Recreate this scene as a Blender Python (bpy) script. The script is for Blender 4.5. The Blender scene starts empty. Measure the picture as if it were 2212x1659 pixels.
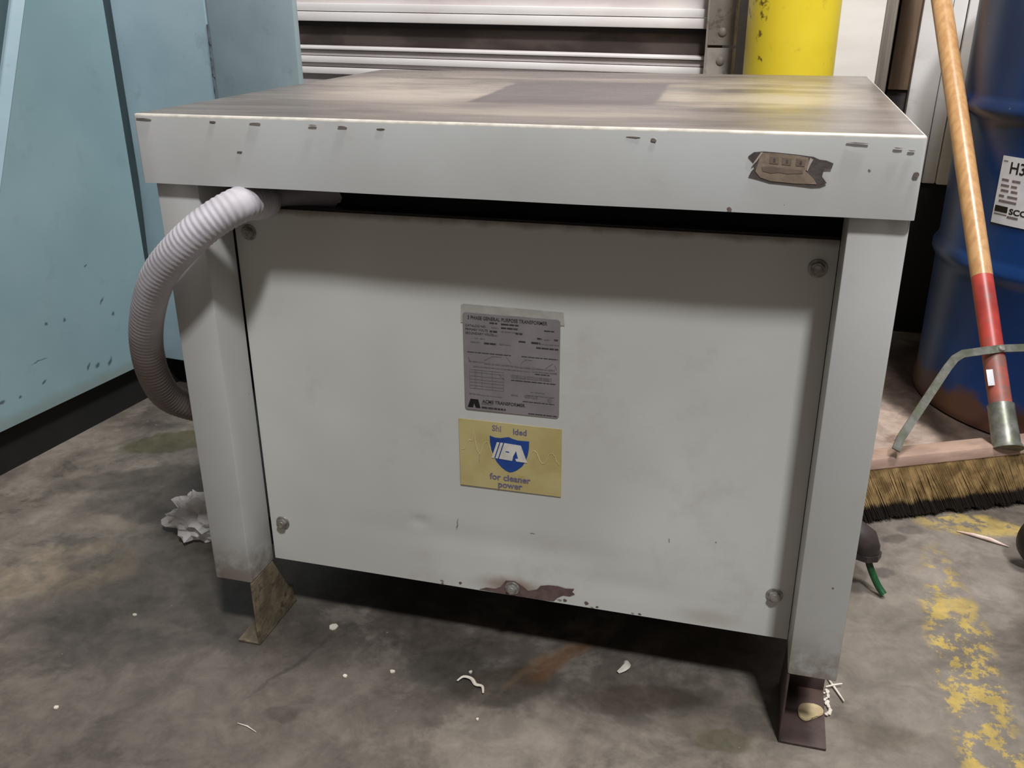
import bpy, bmesh, math, random
from mathutils import Vector, Matrix, noise
random.seed(7)
S = 0.84                      # all dimensions below are in modelling units; S turns them into metres
sc = bpy.context.scene
col = sc.collection
V = Vector

# ------------------------------------------------------------------ camera
F = 1994.6636
cam_d = bpy.data.cameras.new('camera'); cam = bpy.data.objects.new('camera', cam_d); col.objects.link(cam)
cam_d.sensor_width = 36.0; cam_d.sensor_fit = 'HORIZONTAL'; cam_d.lens = F / 2212 * 36.0
cam_d.clip_start = 0.02; cam_d.clip_end = 60
yaw, pit, rol = 0.2727, -0.3946, -0.0064
fw = V((-math.sin(yaw) * math.cos(pit), math.cos(yaw) * math.cos(pit), math.sin(pit)))
rt = V((math.cos(yaw), math.sin(yaw), 0)); up = rt.cross(fw)
r2 = rt * math.cos(rol) + up * math.sin(rol); u2 = up * math.cos(rol) - rt * math.sin(rol)
M = Matrix((r2, u2, -fw)).transposed().to_4x4()
M.translation = V((0.7225, -0.9526, 0.8744)) * S
cam.matrix_world = M
sc.camera = cam

# ------------------------------------------------------------------ world, lights, exposure
w = bpy.data.worlds.new('world'); sc.world = w; w.use_nodes = True
w.node_tree.nodes['Background'].inputs[0].default_value = (1.0, 0.88, 0.80, 1)
w.node_tree.nodes['Background'].inputs[1].default_value = 0.13
def area(name, loc, target, sx, sy, power, color):
    d = bpy.data.lights.new(name, 'AREA'); d.shape = 'RECTANGLE'; d.size = sx; d.size_y = sy
    d.energy = power; d.color = color
    o = bpy.data.objects.new(name, d); col.objects.link(o)
    o.location = V(loc) * S
    o.rotation_euler = (V(target) - V(loc)).to_track_quat('-Z', 'Y').to_euler()
    return o
area('high_bay_lamp', (1.50, -1.95, 4.0), (0.5, 0.3, 0.2), 0.30, 0.30, 98, (0.97, 0.98, 1.0))
area('rear_fill_light', (1.35, 0.05, 3.6), (0.9, 1.3, 0.2), 0.5, 0.5, 70, (1.0, 0.98, 0.95))  # unseen light added overhead to brighten the background
sc.view_settings.view_transform = 'Standard'; sc.view_settings.look = 'None'
sc.view_settings.exposure = 0.0; sc.view_settings.gamma = 1.0; sc.view_settings.use_curve_mapping = False

# ------------------------------------------------------------------ material helpers
def lin(c):
    return tuple((v / 255 / 12.92) if v / 255 <= 0.04045 else ((v / 255 + 0.055) / 1.055) ** 2.4 for v in c) + (1.0,)
class NT:
    def __init__(s, name, rough=0.5, metal=0.0, spec=0.5):
        s.m = bpy.data.materials.new(name); s.m.use_nodes = True
        s.t = s.m.node_tree; s.n = s.t.nodes; s.l = s.t.links
        s.b = s.n['Principled BSDF']
        s.b.inputs['Roughness'].default_value = rough; s.b.inputs['Metallic'].default_value = metal
        s.b.inputs['Specular IOR Level'].default_value = spec
        g = s.n.new('ShaderNodeNewGeometry')
        v = s.n.new('ShaderNodeVectorMath'); v.operation = 'SCALE'; v.inputs['Scale'].default_value = 1 / S
        s.l.new(g.outputs['Position'], v.inputs[0]); s.pos = v.outputs[0]; s.geo = g
    def put(s, sock, val):
        if hasattr(val, 'is_linked') or isinstance(val, bpy.types.NodeSocket): s.l.new(val, sock)
        else: sock.default_value = val
    def vm(s, op, a, b=None):
        n = s.n.new('ShaderNodeVectorMath'); n.operation = op; s.put(n.inputs[0], a)
        if b is not None: s.put(n.inputs[1], b)
        return n.outputs['Value'] if op == 'LENGTH' else n.outputs[0]
    def ma(s, op, a, b=0.0, clamp=False):
        n = s.n.new('ShaderNodeMath'); n.operation = op; n.use_clamp = clamp
        s.put(n.inputs[0], a); s.put(n.inputs[1], b); return n.outputs[0]
    def noise(s, scale, detail=4, rough=0.55, vec=None, dist=0.0, color=False, stretch=None):
        n = s.n.new('ShaderNodeTexNoise'); n.inputs['Scale'].default_value = scale
        n.inputs['Detail'].default_value = detail; n.inputs['Roughness'].default_value = rough
        n.inputs['Distortion'].default_value = dist
        v = vec or s.pos
        if stretch: v = s.vm('MULTIPLY', v, stretch)
        s.l.new(v, n.inputs['Vector'])
        return n.outputs['Color' if color else 'Fac']
    def ramp(s, fac, a, b, lo=0.0, hi=1.0):
        n = s.n.new('ShaderNodeMapRange'); n.interpolation_type = 'SMOOTHSTEP'
        s.put(n.inputs['Value'], fac); n.inputs['From Min'].default_value = a; n.inputs['From Max'].default_value = b
        n.inputs['To Min'].default_value = lo; n.inputs['To Max'].default_value = hi
        return n.outputs[0]
    def mix(s, fac, a, b):
        n = s.n.new('ShaderNodeMix'); n.data_type = 'RGBA'
        s.put(n.inputs[0], fac); s.put(n.inputs[6], a); s.put(n.inputs[7], b); return n.outputs[2]
    def warp(s, amp, scale=6, detail=4):
        c = s.noise(scale, detail, color=True)
        c = s.vm('SUBTRACT', c, (0.5, 0.5, 0.5)); return s.vm('ADD', s.pos, s.vm('MULTIPLY', c, (amp, amp, amp)))
    def blob(s, vec, c, r, rot=0.0, edge=0.3, axis='Z'):
        """soft ellipse mask, 1 inside; axis = the normal of the surface it lies on"""
        n = s.n.new('ShaderNodeMapping'); n.vector_type = 'TEXTURE'
        s.l.new(vec, n.inputs[0]); n.inputs['Location'].default_value = c
        if axis == 'Z': n.inputs['Rotation'].default_value = (0, 0, rot); rr = (r[0], r[1], 9)
        elif axis == 'Y': n.inputs['Rotation'].default_value = (0, rot, 0); rr = (r[0], 9, r[1])
        else: n.inputs['Rotation'].default_value = (rot, 0, 0); rr = (9, r[0], r[1])
        n.inputs['Scale'].default_value = rr
        return s.ramp(s.vm('LENGTH', n.outputs[0]), 1.0, 1.0 - edge)
    def box(s, vec, c, r, rot=0.0, edge=0.15):
        n = s.n.new('ShaderNodeMapping'); n.vector_type = 'TEXTURE'
        s.l.new(vec, n.inputs[0]); n.inputs['Location'].default_value = c
        n.inputs['Rotation'].default_value = (0, 0, rot); n.inputs['Scale'].default_value = (r[0], r[1], 9)
        a = s.vm('ABSOLUTE', n.outputs[0]); x = s.n.new('ShaderNodeSeparateXYZ'); s.l.new(a, x.inputs[0])
        return s.ramp(s.ma('MAXIMUM', x.outputs[0], x.outputs[1]), 1.0, 1.0 - edge)
    def xyz(s, vec=None):
        x = s.n.new('ShaderNodeSeparateXYZ'); s.l.new(vec or s.pos, x.inputs[0]); return x.outputs
    def mul(s, *a):
        r = a[0]
        for b in a[1:]: r = s.ma('MULTIPLY', r, b)
        return r
    def color(s, v): s.put(s.b.inputs['Base Color'], v); return s
    def rough(s, v): s.put(s.b.inputs['Roughness'], v); return s
    def bump(s, h, strength=0.3, dist=0.002):
        n = s.n.new('ShaderNodeBump'); n.inputs['Strength'].default_value = strength; n.inputs['Distance'].default_value = dist
        s.put(n.inputs['Height'], h); s.l.new(n.outputs[0], s.b.inputs['Normal']); return s
def simple(name, c1, c2=None, scale=20, rough=0.5, metal=0.0, bump=0.0, lo=.35, hi=.65, stretch=None, spec=.5, dirt=None):
    t = NT(name, rough, metal, spec)
    if c2 is None: c2 = tuple(v * 0.88 for v in c1)
    f = t.noise(scale, 5, stretch=stretch)
    c = t.mix(t.ramp(f, lo, hi), lin(c2), lin(c1))
    if dirt:
        c = t.mix(t.ma('MULTIPLY', t.ramp(t.noise(dirt[1], 6, .7), dirt[2], dirt[2] + .1), dirt[3]), c, lin(dirt[0]))
    t.color(c)
    if bump: t.bump(t.noise(scale * 3, 4, stretch=stretch), bump, .002)
    return t.m

# painted sheet metal of the transformer
def paint_mat(name, base, shade):
    t = NT(name, 0.45)
    c = t.mix(t.ramp(t.noise(3.2, 4), .35, .7), lin(shade), lin(base))
    c = t.mix(t.ma('MULTIPLY', t.ramp(t.noise(9, 7, .7), .56, .75), .28), c, lin((150, 140, 122)))
    # grime gathered near the lower ends of the posts
    z = t.xyz()[2]
    low = t.mul(t.ramp(z, .19, .108), t.ramp(t.noise(22, 6, .65), .30, .55))
    c = t.mix(t.ma('MULTIPLY', low, .8), c, lin((122, 108, 92)))
    # pin-head nicks
    nick = t.ramp(t.noise(55, 3, .6), .735, .76)
    c = t.mix(t.ma('MULTIPLY', nick, .8), c, lin((84, 76, 74)))
    t.color(c); t.rough(t.ramp(t.noise(8, 4), .3, .7, .38, .55)); t.bump(t.noise(160, 3), .06, .001)
    return t.m
M_paint = paint_mat('grey_paint', (194, 196, 195), (184, 184, 180))
def panel_mat():
    t = NT('panel_paint', 0.42)
    c = t.mix(t.ramp(t.noise(2.6, 3), .35, .7), lin((198, 198, 192)), lin((212, 213, 208)))
    c = t.mix(t.ma('MULTIPLY', t.ramp(t.noise(7, 7, .7), .55, .75), .25), c, lin((160, 150, 132)))
    v = t.warp(.012, 60)
    # rust bleeding round the bottom bolt
    ru = t.ma('MULTIPLY', t.blob(v, (.433, .078, .125), (.07, .022), 0, .9, 'Y'), .75)
    c = t.mix(ru, c, lin((128, 98, 72)))
    ru = t.ma('MULTIPLY', t.blob(v, (.70, .078, .125), (.06, .02), 0, .9, 'Y'), .3)
    c = t.mix(ru, c, lin((140, 118, 92)))
    v2 = t.warp(.006, 120)
    for (x, z, a, b, ro) in ((.461, .214, .006, .0018, .1), (.642, .233, .0012, .005, 0), (.355, .212, .0013, .014, .15), (.70, .24, .002, .002, 0),
                         (.50, .115, .004, .003, 0), (.545, .112, .004, .002, 0), (.33, .116, .004, .003, 0), (.60, .113, .003, .002, 0)):
        c = t.mix(t.ma('MULTIPLY', t.blob(v2, (x, .078, z), (a, b), ro, .7, 'Y'), .75), c, lin((85, 74, 68)))
    # grubby upper lip
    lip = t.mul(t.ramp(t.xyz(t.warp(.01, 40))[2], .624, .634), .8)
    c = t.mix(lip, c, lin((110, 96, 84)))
    t.color(c); t.rough(t.ramp(t.noise(6, 4), .3, .7, .36, .5)); t.bump(t.noise(160, 3), .05, .001)
    return t.m
M_panel = panel_mat()
def lid_top_mat():
    t = NT('lid_top_worn', 0.32, 0.0, 0.5)
    v = t.warp(.10, 7, 6)
    streak = t.noise(9, 7, .65, stretch=(.35, 1.6, 1))
    c = t.mix(t.ramp(streak, .35, .7), lin((92, 84, 80)), lin((122, 113, 106)))
    dust_sheen = t.mul(t.ramp(t.noise(5, 7, .65, stretch=(.5, 1.3, 1)), .36, .6), t.blob(v, (.20, .42, 0), (.22, .34), .25, .55))
    c = t.mix(t.ma('MULTIPLY', dust_sheen, .9), c, lin((172, 160, 147)))  # dust, made brighter to carry the white door's reflection too
    dust_sheen = t.mul(t.ramp(t.noise(6, 7, .65, stretch=(.5, 1.3, 1)), .38, .62), t.blob(v, (.69, .40, 0), (.17, .30), -.1, .5))
    c = t.mix(t.ma('MULTIPLY', dust_sheen, .85), c, lin((168, 156, 138)))
    front = t.mul(t.ramp(t.noise(7, 6, .6, stretch=(.4, 1.5, 1)), .35, .6), t.blob(v, (.47, .13, 0), (.26, .07), .05, .6))
    c = t.mix(t.ma('MULTIPLY', front, .6), c, lin((156, 146, 132)))
    back = t.mul(t.ramp(t.noise(7, 6, .6, stretch=(.4, 1.5, 1)), .3, .6), t.blob(v, (.46, .57, 0), (.2, .04), 0, .5))
    c = t.mix(t.ma('MULTIPLY', back, .6), c, lin((160, 148, 136)))
    # clean rectangle left by something that stood here
    rc = t.box(t.warp(.014, 22), (.452, .365, 0), (.122, .165), .06, .08)
    c = t.mix(t.ma('MULTIPLY', rc, .95), c, lin((84, 76, 76)))
    t.color(c)
    t.rough(t.ramp(t.noise(10, 5), .3, .7, .24, .38)); t.bump(t.noise(60, 6, .7, stretch=(.5, 1.5, 1)), .10, .0015)
    return t.m
M_lidtop = lid_top_mat()
M_edge = simple('worn_fold', (204, 200, 190), (184, 178, 166), 60, .35)
M_primer = simple('brown_primer', (112, 92, 88), (94, 76, 72), 80, .55, bump=.2)
M_chip = simple('chipped_edge', (136, 124, 118), (108, 96, 92), 120, .55)
M_black = simple('black_interior', (16, 14, 14), (9, 8, 8), 12, .8)
M_core = simple('dark_core', (20, 18, 18), (10, 9, 9), 30, .7)
M_foot = simple('muddy_foot', (128, 116, 94), (94, 84, 68), 35, .7, bump=.5, dirt=((64, 52, 40), 40, .5, .8))
M_foot2 = simple('brown_foot', (78, 62, 58), (60, 48, 44), 30, .5, bump=.2)
M_steel = simple('bolt_steel', (168, 166, 160), (128, 122, 112), 120, .4, .45)
M_plate = simple('nameplate_metal', (146, 140, 142), (134, 128, 131), 20, .4, .15)
M_ink = simple('black_ink', (52, 46, 46), (66, 60, 60), 150, .5)
M_inkfade = simple('faded_ink', (104, 97, 98), (118, 111, 112), 150, .5)
M_inkblack = simple('logo_black', (24, 22, 22), None, 100, .5)
M_resid = simple('adhesive_residue', (172, 170, 162), (160, 157, 150), 60, .6)  # grey of old label residue above the nameplate
M_yel = simple('yellow_label', (194, 180, 126), (178, 162, 104), 18, .5, dirt=((150, 130, 70), 14, .6, .5))
M_blueink = simple('blue_ink', (30, 72, 148), (26, 62, 132), 50, .5)
M_violet = simple('violet_ink', (96, 92, 138), (120, 112, 128), 200, .5, lo=.4, hi=.6)
M_violetfade = simple('faded_violet_ink', (150, 140, 128), (120, 112, 134), 120, .5)
M_white = simple('white_ink', (222, 218, 208), (205, 200, 190), 60, .5)
M_wave = simple('cream_line', (218, 206, 160), None, 60, .5)
M_tagpaper = simple('torn_paper', (150, 134, 116), (130, 114, 98), 45, .7, bump=.3)
M_tagdark = simple('old_glue', (92, 84, 82), (76, 68, 66), 60, .6, bump=.3)
M_tagprint = simple('brown_print', (112, 98, 86), (126, 110, 96), 90, .6)
M_taglight = simple('paper_fold', (190, 180, 164), None, 60, .6)
M_hose = simple('grey_conduit', (186, 182, 190), (168, 162, 168), 40, .6, dirt=((150, 135, 128), 25, .5, .5))
def hose_mat():
    t = NT('grey_conduit', .6)
    c = t.mix(t.ramp(t.noise(18, 5), .35, .65), lin((172, 167, 172)), lin((190, 187, 194)))
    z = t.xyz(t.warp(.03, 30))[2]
    c = t.mix(t.ma('MULTIPLY', t.ramp(z, .54, .40), .85), c, lin((104, 90, 80)))  # browner lower run: dirt, with its shading put into the colour too
    t.color(c); t.bump(t.noise(120, 3), .15, .001); return t.m
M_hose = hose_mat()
M_stub = simple('dark_fitting', (58, 50, 50), (42, 36, 36), 30, .5)
M_green = simple('green_insulation', (22, 84, 44), (16, 40, 26), 30, .45)

def floor_mat():
    t = NT('concrete', .5)
    big = t.noise(1.7, 9, .62, dist=.35)
    mid = t.noise(6.5, 9, .68, dist=.3)
    fine = t.noise(45, 5, .7)
    c = t.mix(t.ramp(big, .34, .66), lin((92, 84, 77)), lin((140, 130, 119)))
    c = t.mix(t.ma('MULTIPLY', t.ramp(mid, .49, .60), .6), c, lin((152, 142, 130)))
    c = t.mix(t.ma('MULTIPLY', t.ramp(mid, .47, .36), .6), c, lin((74, 67, 62)))
    v = t.warp(.16, 7, 7); v2 = t.warp(.05, 18, 6)
    def lay(c, cx, cy, rx, ry, rot, colr, amt, edge=.35, tex=None, vv=None):
        m = t.blob(vv or v, (cx, cy, 0), (rx, ry), rot, edge)
        m = t.ma('MULTIPLY', m, amt)
        if tex: m = t.ma('MULTIPLY', m, tex)
        return t.mix(m, c, lin(colr))
    brk = t.ramp(t.noise(12, 8, .7), .38, .58)
    # dull darker floor left of and in front of the transformer
    c = lay(c, .10, -.12, .42, .22, .2, (100, 91, 84), .60, .7)
    c = lay(c, -.18, .06, .25, .2, .3, (102, 94, 86), .5, .6)
    c = lay(c, -.33, .36, .2, .12, .4, (78, 70, 64), .6, .5)
    # pale dusty patches
    c = lay(c, -.36, .10, .17, .10, .3, (164, 148, 126), .8, .5, brk)
    c = lay(c, -.33, .25, .16, .035, -.2, (152, 140, 124), .6, .6, brk)
    c = lay(c, .62, -.08, .38, .07, .12, (150, 139, 128), .6, .5, brk)
    c = lay(c, .74, .02, .12, .05, .5, (150, 140, 126), .6, .5, brk)
    c = lay(c, 1.0, .22, .16, .36, .1, (150, 141, 130), .6, .6)
    c = lay(c, 1.10, .52, .22, .2, 0, (172, 162, 152), .7, .6)
    c = lay(c, 1.02, .98, .22, .28, 0, (222, 198, 182), .9, .5)
    # damp dark oil stains, ending with the drum's shaded rusty ring
    c = lay(c, .43, .02, .09, .05, .4, (70, 62, 52), .75, .3, None, v2)
    c = lay(c, .35, .04, .06, .05, .4, (66, 64, 58), .6, .3, None, v2)
    c = lay(c, .62, .045, .12, .035, .3, (84, 70, 58), .6, .4, None, v2)
    c = lay(c, .50, .10, .024, .10, -.5, (118, 82, 50), .75, .7, None, v2)
    c = lay(c, .47, .08, .012, .10, -.5, (140, 112, 84), .5, .7, None, v2)
    c = lay(c, -.45, .58, .13, .055, .6, (88, 84, 58), .85, .22, None, v2)
    c = lay(c, -.42, .42, .2, .05, .5, (86, 78, 70), .7, .35, None, v2)
    c = lay(c, .735, .0, .045, .022, .1, (96, 92, 68), .7, .4, None, v2)
    c = lay(c, .17, -.10, .03, .02, .2, (84, 76, 68), .7, .4, None, v2)
    c = lay(c, 1.02, .60, .035, .02, .4, (104, 97, 92), .7, .5, None, v2)
    c = lay(c, .99, .56, .03, .018, .4, (100, 94, 88), .7, .5, None, v2)
    c = lay(c, .965, .45, .03, .018, .0, (98, 92, 86), .7, .5, None, v2)
    c = lay(c, .93, .06, .07, .03, .2, (108, 98, 84), .6, .5, None, v2)
    c = lay(c, .13, -.02, .006, .10, -.35, (76, 69, 64), .6, .6, None, v2)
    c = lay(c, 1.05, .98, .05, .05, 0, (120, 84, 62), .6, .6, brk)
    c = lay(c, 1.45, 1.32, .455, .455, 0, (62, 44, 36), .9, .10, None, v2)  # ring round the drum: floor shadow and rust dirt painted as one
    # worn yellow line paint
    chip = t.ramp(t.noise(26, 8, .75, stretch=(1, .8, 1)), .49, .545)
    chip2 = t.ramp(t.noise(20, 8, .7), .45, .53)
    yel = (214, 184, 92)
    c = lay(c, 1.055, .22, .055, .36, .0, yel, .85, .35, chip, v2)
    c = lay(c, 1.06, .375, .045, .045, .0, (212, 184, 104), .75, .3, chip2, v2)
    c = lay(c, 1.13, .645, .11, .045, .1, (216, 188, 104), .75, .4, chip2, v2)
    c = lay(c, 1.08, .93, .06, .05, .0, (176, 146, 96), .6, .4, chip2, v2)
    # specks
    sp = t.ramp(t.noise(70, 2, .5), .765, .785)
    c = t.mix(t.ma('MULTIPLY', sp, .7), c, lin((196, 188, 176)))
    c = t.mix(t.ma('MULTIPLY', t.ramp(fine, .4, .7), .18), c, lin((120, 110, 100)))
    g = t.ramp(t.noise(17, 8, .72, dist=.4), .32, .68, .50, .80)     # blotchy uneven absorption of the slab
    cg = t.n.new('ShaderNodeCombineXYZ')
    for k in range(3): t.l.new(g, cg.inputs[k])
    c = t.vm('MULTIPLY', c, cg.outputs[0])
    t.color(c)
    t.rough(t.ramp(mid, .35, .65, .42, .7)); t.bump(t.noise(30, 8, .7), .25, .003)
    return t.m
M_floor = floor_mat()

def blue_mat():
    t = NT('blue_green_enamel', .45)
    c = t.mix(t.ramp(t.noise(2.2, 4), .35, .7), lin((122, 148, 154)), lin((136, 160, 166)))
    c = t.mix(t.ma('MULTIPLY', t.ramp(t.noise(14, 8, .7), .55, .72), .25), c, lin((104, 124, 124)))
    z = t.xyz(t.warp(.03, 25))[2]
    c = t.mix(t.ma('MULTIPLY', t.ramp(z, .135, .105), .5), c, lin((112, 118, 108)))
    v = t.warp(.012, 70)
    import_pts = BLUE_MARKS
    for (p, a, b, ro) in import_pts:
        c = t.mix(t.ma('MULTIPLY', t.blob(v, tuple(p), (a, b), ro, .7, 'X'), .8), c, lin((52, 66, 70)))
    t.color(c); t.rough(t.ramp(t.noise(7, 4), .3, .7, .4, .55)); t.bump(t.noise(90, 4), .08, .001)
    return t.m
aM = .105
MO = V((-.679, .347, 0)); MY = V((math.sin(aM), math.cos(aM), 0)); MX = V((math.cos(aM), -math.sin(aM), 0))
def mach(x, y, z): return MO + MX * x + MY * y + V((0, 0, z))
BLUE_MARKS = [(mach(0, y, z), a, b, r) for (y, z, a, b, r) in (
    (.282, .362, .007, .003, .5), (.308, .278, .012, .004, .8), (.333, .24, .006, .006, .5), (.203, .269, .005, .006, 0),
    (.157, .273, .006, .005, -.5), (.263, .144, .010, .008, .3), (.122, .206, .026, .002, .1), (.122, .160, .008, .004, .5),
    (.062, .15, .006, .004, 0), (.02, .156, .010, .005, .2), (.30, .14, .015, .005, .9), (.24, .15, .004, .012, -.5))]
M_bluem = blue_mat()
M_blue2 = simple('blue_enamel_pale', (156, 178, 188), (142, 166, 176), 5, .4, dirt=((110, 126, 130), 18, .58, .3))
M_blue3 = simple('blue_enamel_dull', (150, 166, 172), (136, 154, 160), 5, .45, dirt=((116, 128, 132), 18, .58, .3))
M_bluedk = simple('green_recess', (74, 96, 88), (52, 72, 74), 9, .5)
M_seam = simple('seam_grime', (78, 84, 92), (104, 116, 124), 60, .7)
M_kick = simple('black_plinth', (14, 13, 13), (8, 8, 8), 20, .7)

def door_paint(name, c1, c2):
    t = NT(name, .5)
    c = t.mix(t.ramp(t.noise(4, 5, stretch=(1, 1, 3)), .35, .65), lin(c2), lin(c1))
    c = t.mix(t.ma('MULTIPLY', t.ramp(t.noise(26, 8, .7, stretch=(.5, 1, 1.5)), .57, .75), .22), c, lin((150, 138, 128)))
    t.color(c); return t.m
M_door = door_paint('door_white', (214, 206, 204), (200, 190, 190))
M_doorb = door_paint('door_white_lit', (232, 228, 226), (222, 215, 212))  # paler copy of the door paint, for edges that catch the light
M_dband = simple('door_band_shade_grime', (88, 76, 70), (62, 52, 47), 6, .6, stretch=(1, 1, 2), lo=.4, hi=.6)  # brown grime with the recess shade put into its colour
M_track = simple('galvanised_track', (176, 168, 160), (150, 142, 134), 14, .5, 0, dirt=((84, 74, 68), 20, .55, .6))
M_dark = simple('dark_joint', (36, 30, 28), None, 30, .8)
def bollard_mat():
    t = NT('yellow_bollard', .4)
    c = t.mix(t.ramp(t.noise(4, 4), .3, .7), lin((226, 200, 44)), lin((240, 216, 60)))
    v = t.warp(.03, 45)
    for (x, y, z, a, b) in ((.675, 1.17, .845, .009, .018), (.668, 1.18, .80, .005, .014), (.672, 1.18, .755, .006, .010), (.665, 1.18, .70, .014, .010), (.69, 1.17, .70, .012, .010), (.645, 1.2, .84, .005, .02), (.667, 1.18, .865, .02, .005)):
        m = t.mul(t.blob(v, (x, y, z), (a, b), 0, .6, 'Y'), t.ramp(t.noise(60, 4, .6), .42, .55))
        c = t.mix(t.ma('MULTIPLY', m, .9), c, lin((88, 62, 28)))
    c = t.mix(t.ma('MULTIPLY', t.ramp(t.noise(30, 7, .7), .58, .68), .4), c, lin((190, 160, 50)))
    t.color(c); return t.m
M_boll = bollard_mat()
M_wallw = door_paint('wall_white', (240, 237, 235), (230, 226, 223))
M_beige = simple('beige_return', (188, 178, 164), (166, 154, 140), 10, .6, stretch=(4, 4, .5))
M_board = simple('brown_board', (134, 112, 92), (112, 92, 74), 9, .7, stretch=(5, 5, .6))
M_drum = simple('blue_drum_paint', (20, 68, 128), (14, 50, 104), 4, .38, dirt=((26, 44, 70), 12, .56, .6))
def drum_mat():
    t = NT('blue_drum_paint', .36)
    c = t.mix(t.ramp(t.noise(4, 6), .35, .7), lin((10, 42, 90)), lin((14, 54, 108)))
    c = t.mix(t.ma('MULTIPLY', t.ramp(t.noise(10, 7, .7, stretch=(1, 1, .5)), .54, .7), .5), c, lin((30, 50, 74)))
    z = t.xyz(t.warp(.10, 14))[2]
    c = t.mix(t.ramp(z, .085, .05), c, lin((74, 48, 38)))
    c = t.mix(t.ma('MULTIPLY', t.ramp(t.noise(60, 3, .6), .73, .75), .6), c, lin((120, 130, 60)))
    t.color(c); t.bump(t.noise(20, 4), .1, .003); return t.m
M_drum = drum_mat()
M_label = simple('white_label', (214, 216, 222), (204, 206, 212), 30, .5)
M_wood = simple('varnished_wood', (196, 154, 108), (178, 134, 90), 14, .3, stretch=(6, 6, .8), bump=.1, dirt=((150, 104, 66), 18, .62, .5))
M_redp = simple('red_dip_paint', (178, 66, 58), (150, 54, 48), 22, .38, dirt=((120, 84, 76), 30, .56, .5))
M_redworn = simple('scraped_red_paint', (172, 84, 72), (136, 80, 70), 22, .5, dirt=((110, 92, 84), 26, .5, .6))
M_galv = simple('grubby_strap_steel', (138, 138, 132), (104, 106, 96), 40, .4, .5, dirt=((110, 118, 92), 45, .52, .6))
M_block = simple('pale_wood_block', (178, 150, 134), (156, 130, 116), 16, .6, stretch=(1, 1, 5))
def bristle_mat():
    t = NT('bristles', .7)
    z = t.xyz(t.warp(.025, 30))[2]
    c = t.mix(t.ramp(t.noise(34, 4), .35, .65), lin((128, 104, 68)), lin((176, 150, 104)))
    c = t.mix(t.ramp(z, .038, .028), c, lin((36, 27, 22)))
    t.color(c); return t.m
M_brist = bristle_mat()
M_bristcore = simple('bristle_core', (60, 48, 34), (30, 24, 20), 40, .8)
M_debris = simple('pale_debris', (222, 214, 202), (200, 190, 176), 40, .6)
M_cream = simple('cream_gum', (186, 170, 132), (168, 150, 114), 40, .7, bump=.3)
M_wheel = simple('dark_rubber', (44, 34, 30), (28, 22, 20), 20, .5)
def film_mat():
    t = NT('clear_film', .12)
    t.color(lin((235, 230, 226))); t.b.inputs['Transmission Weight'].default_value = .5
    t.b.inputs['IOR'].default_value = 1.2; return t.m
M_film = film_mat()

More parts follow.
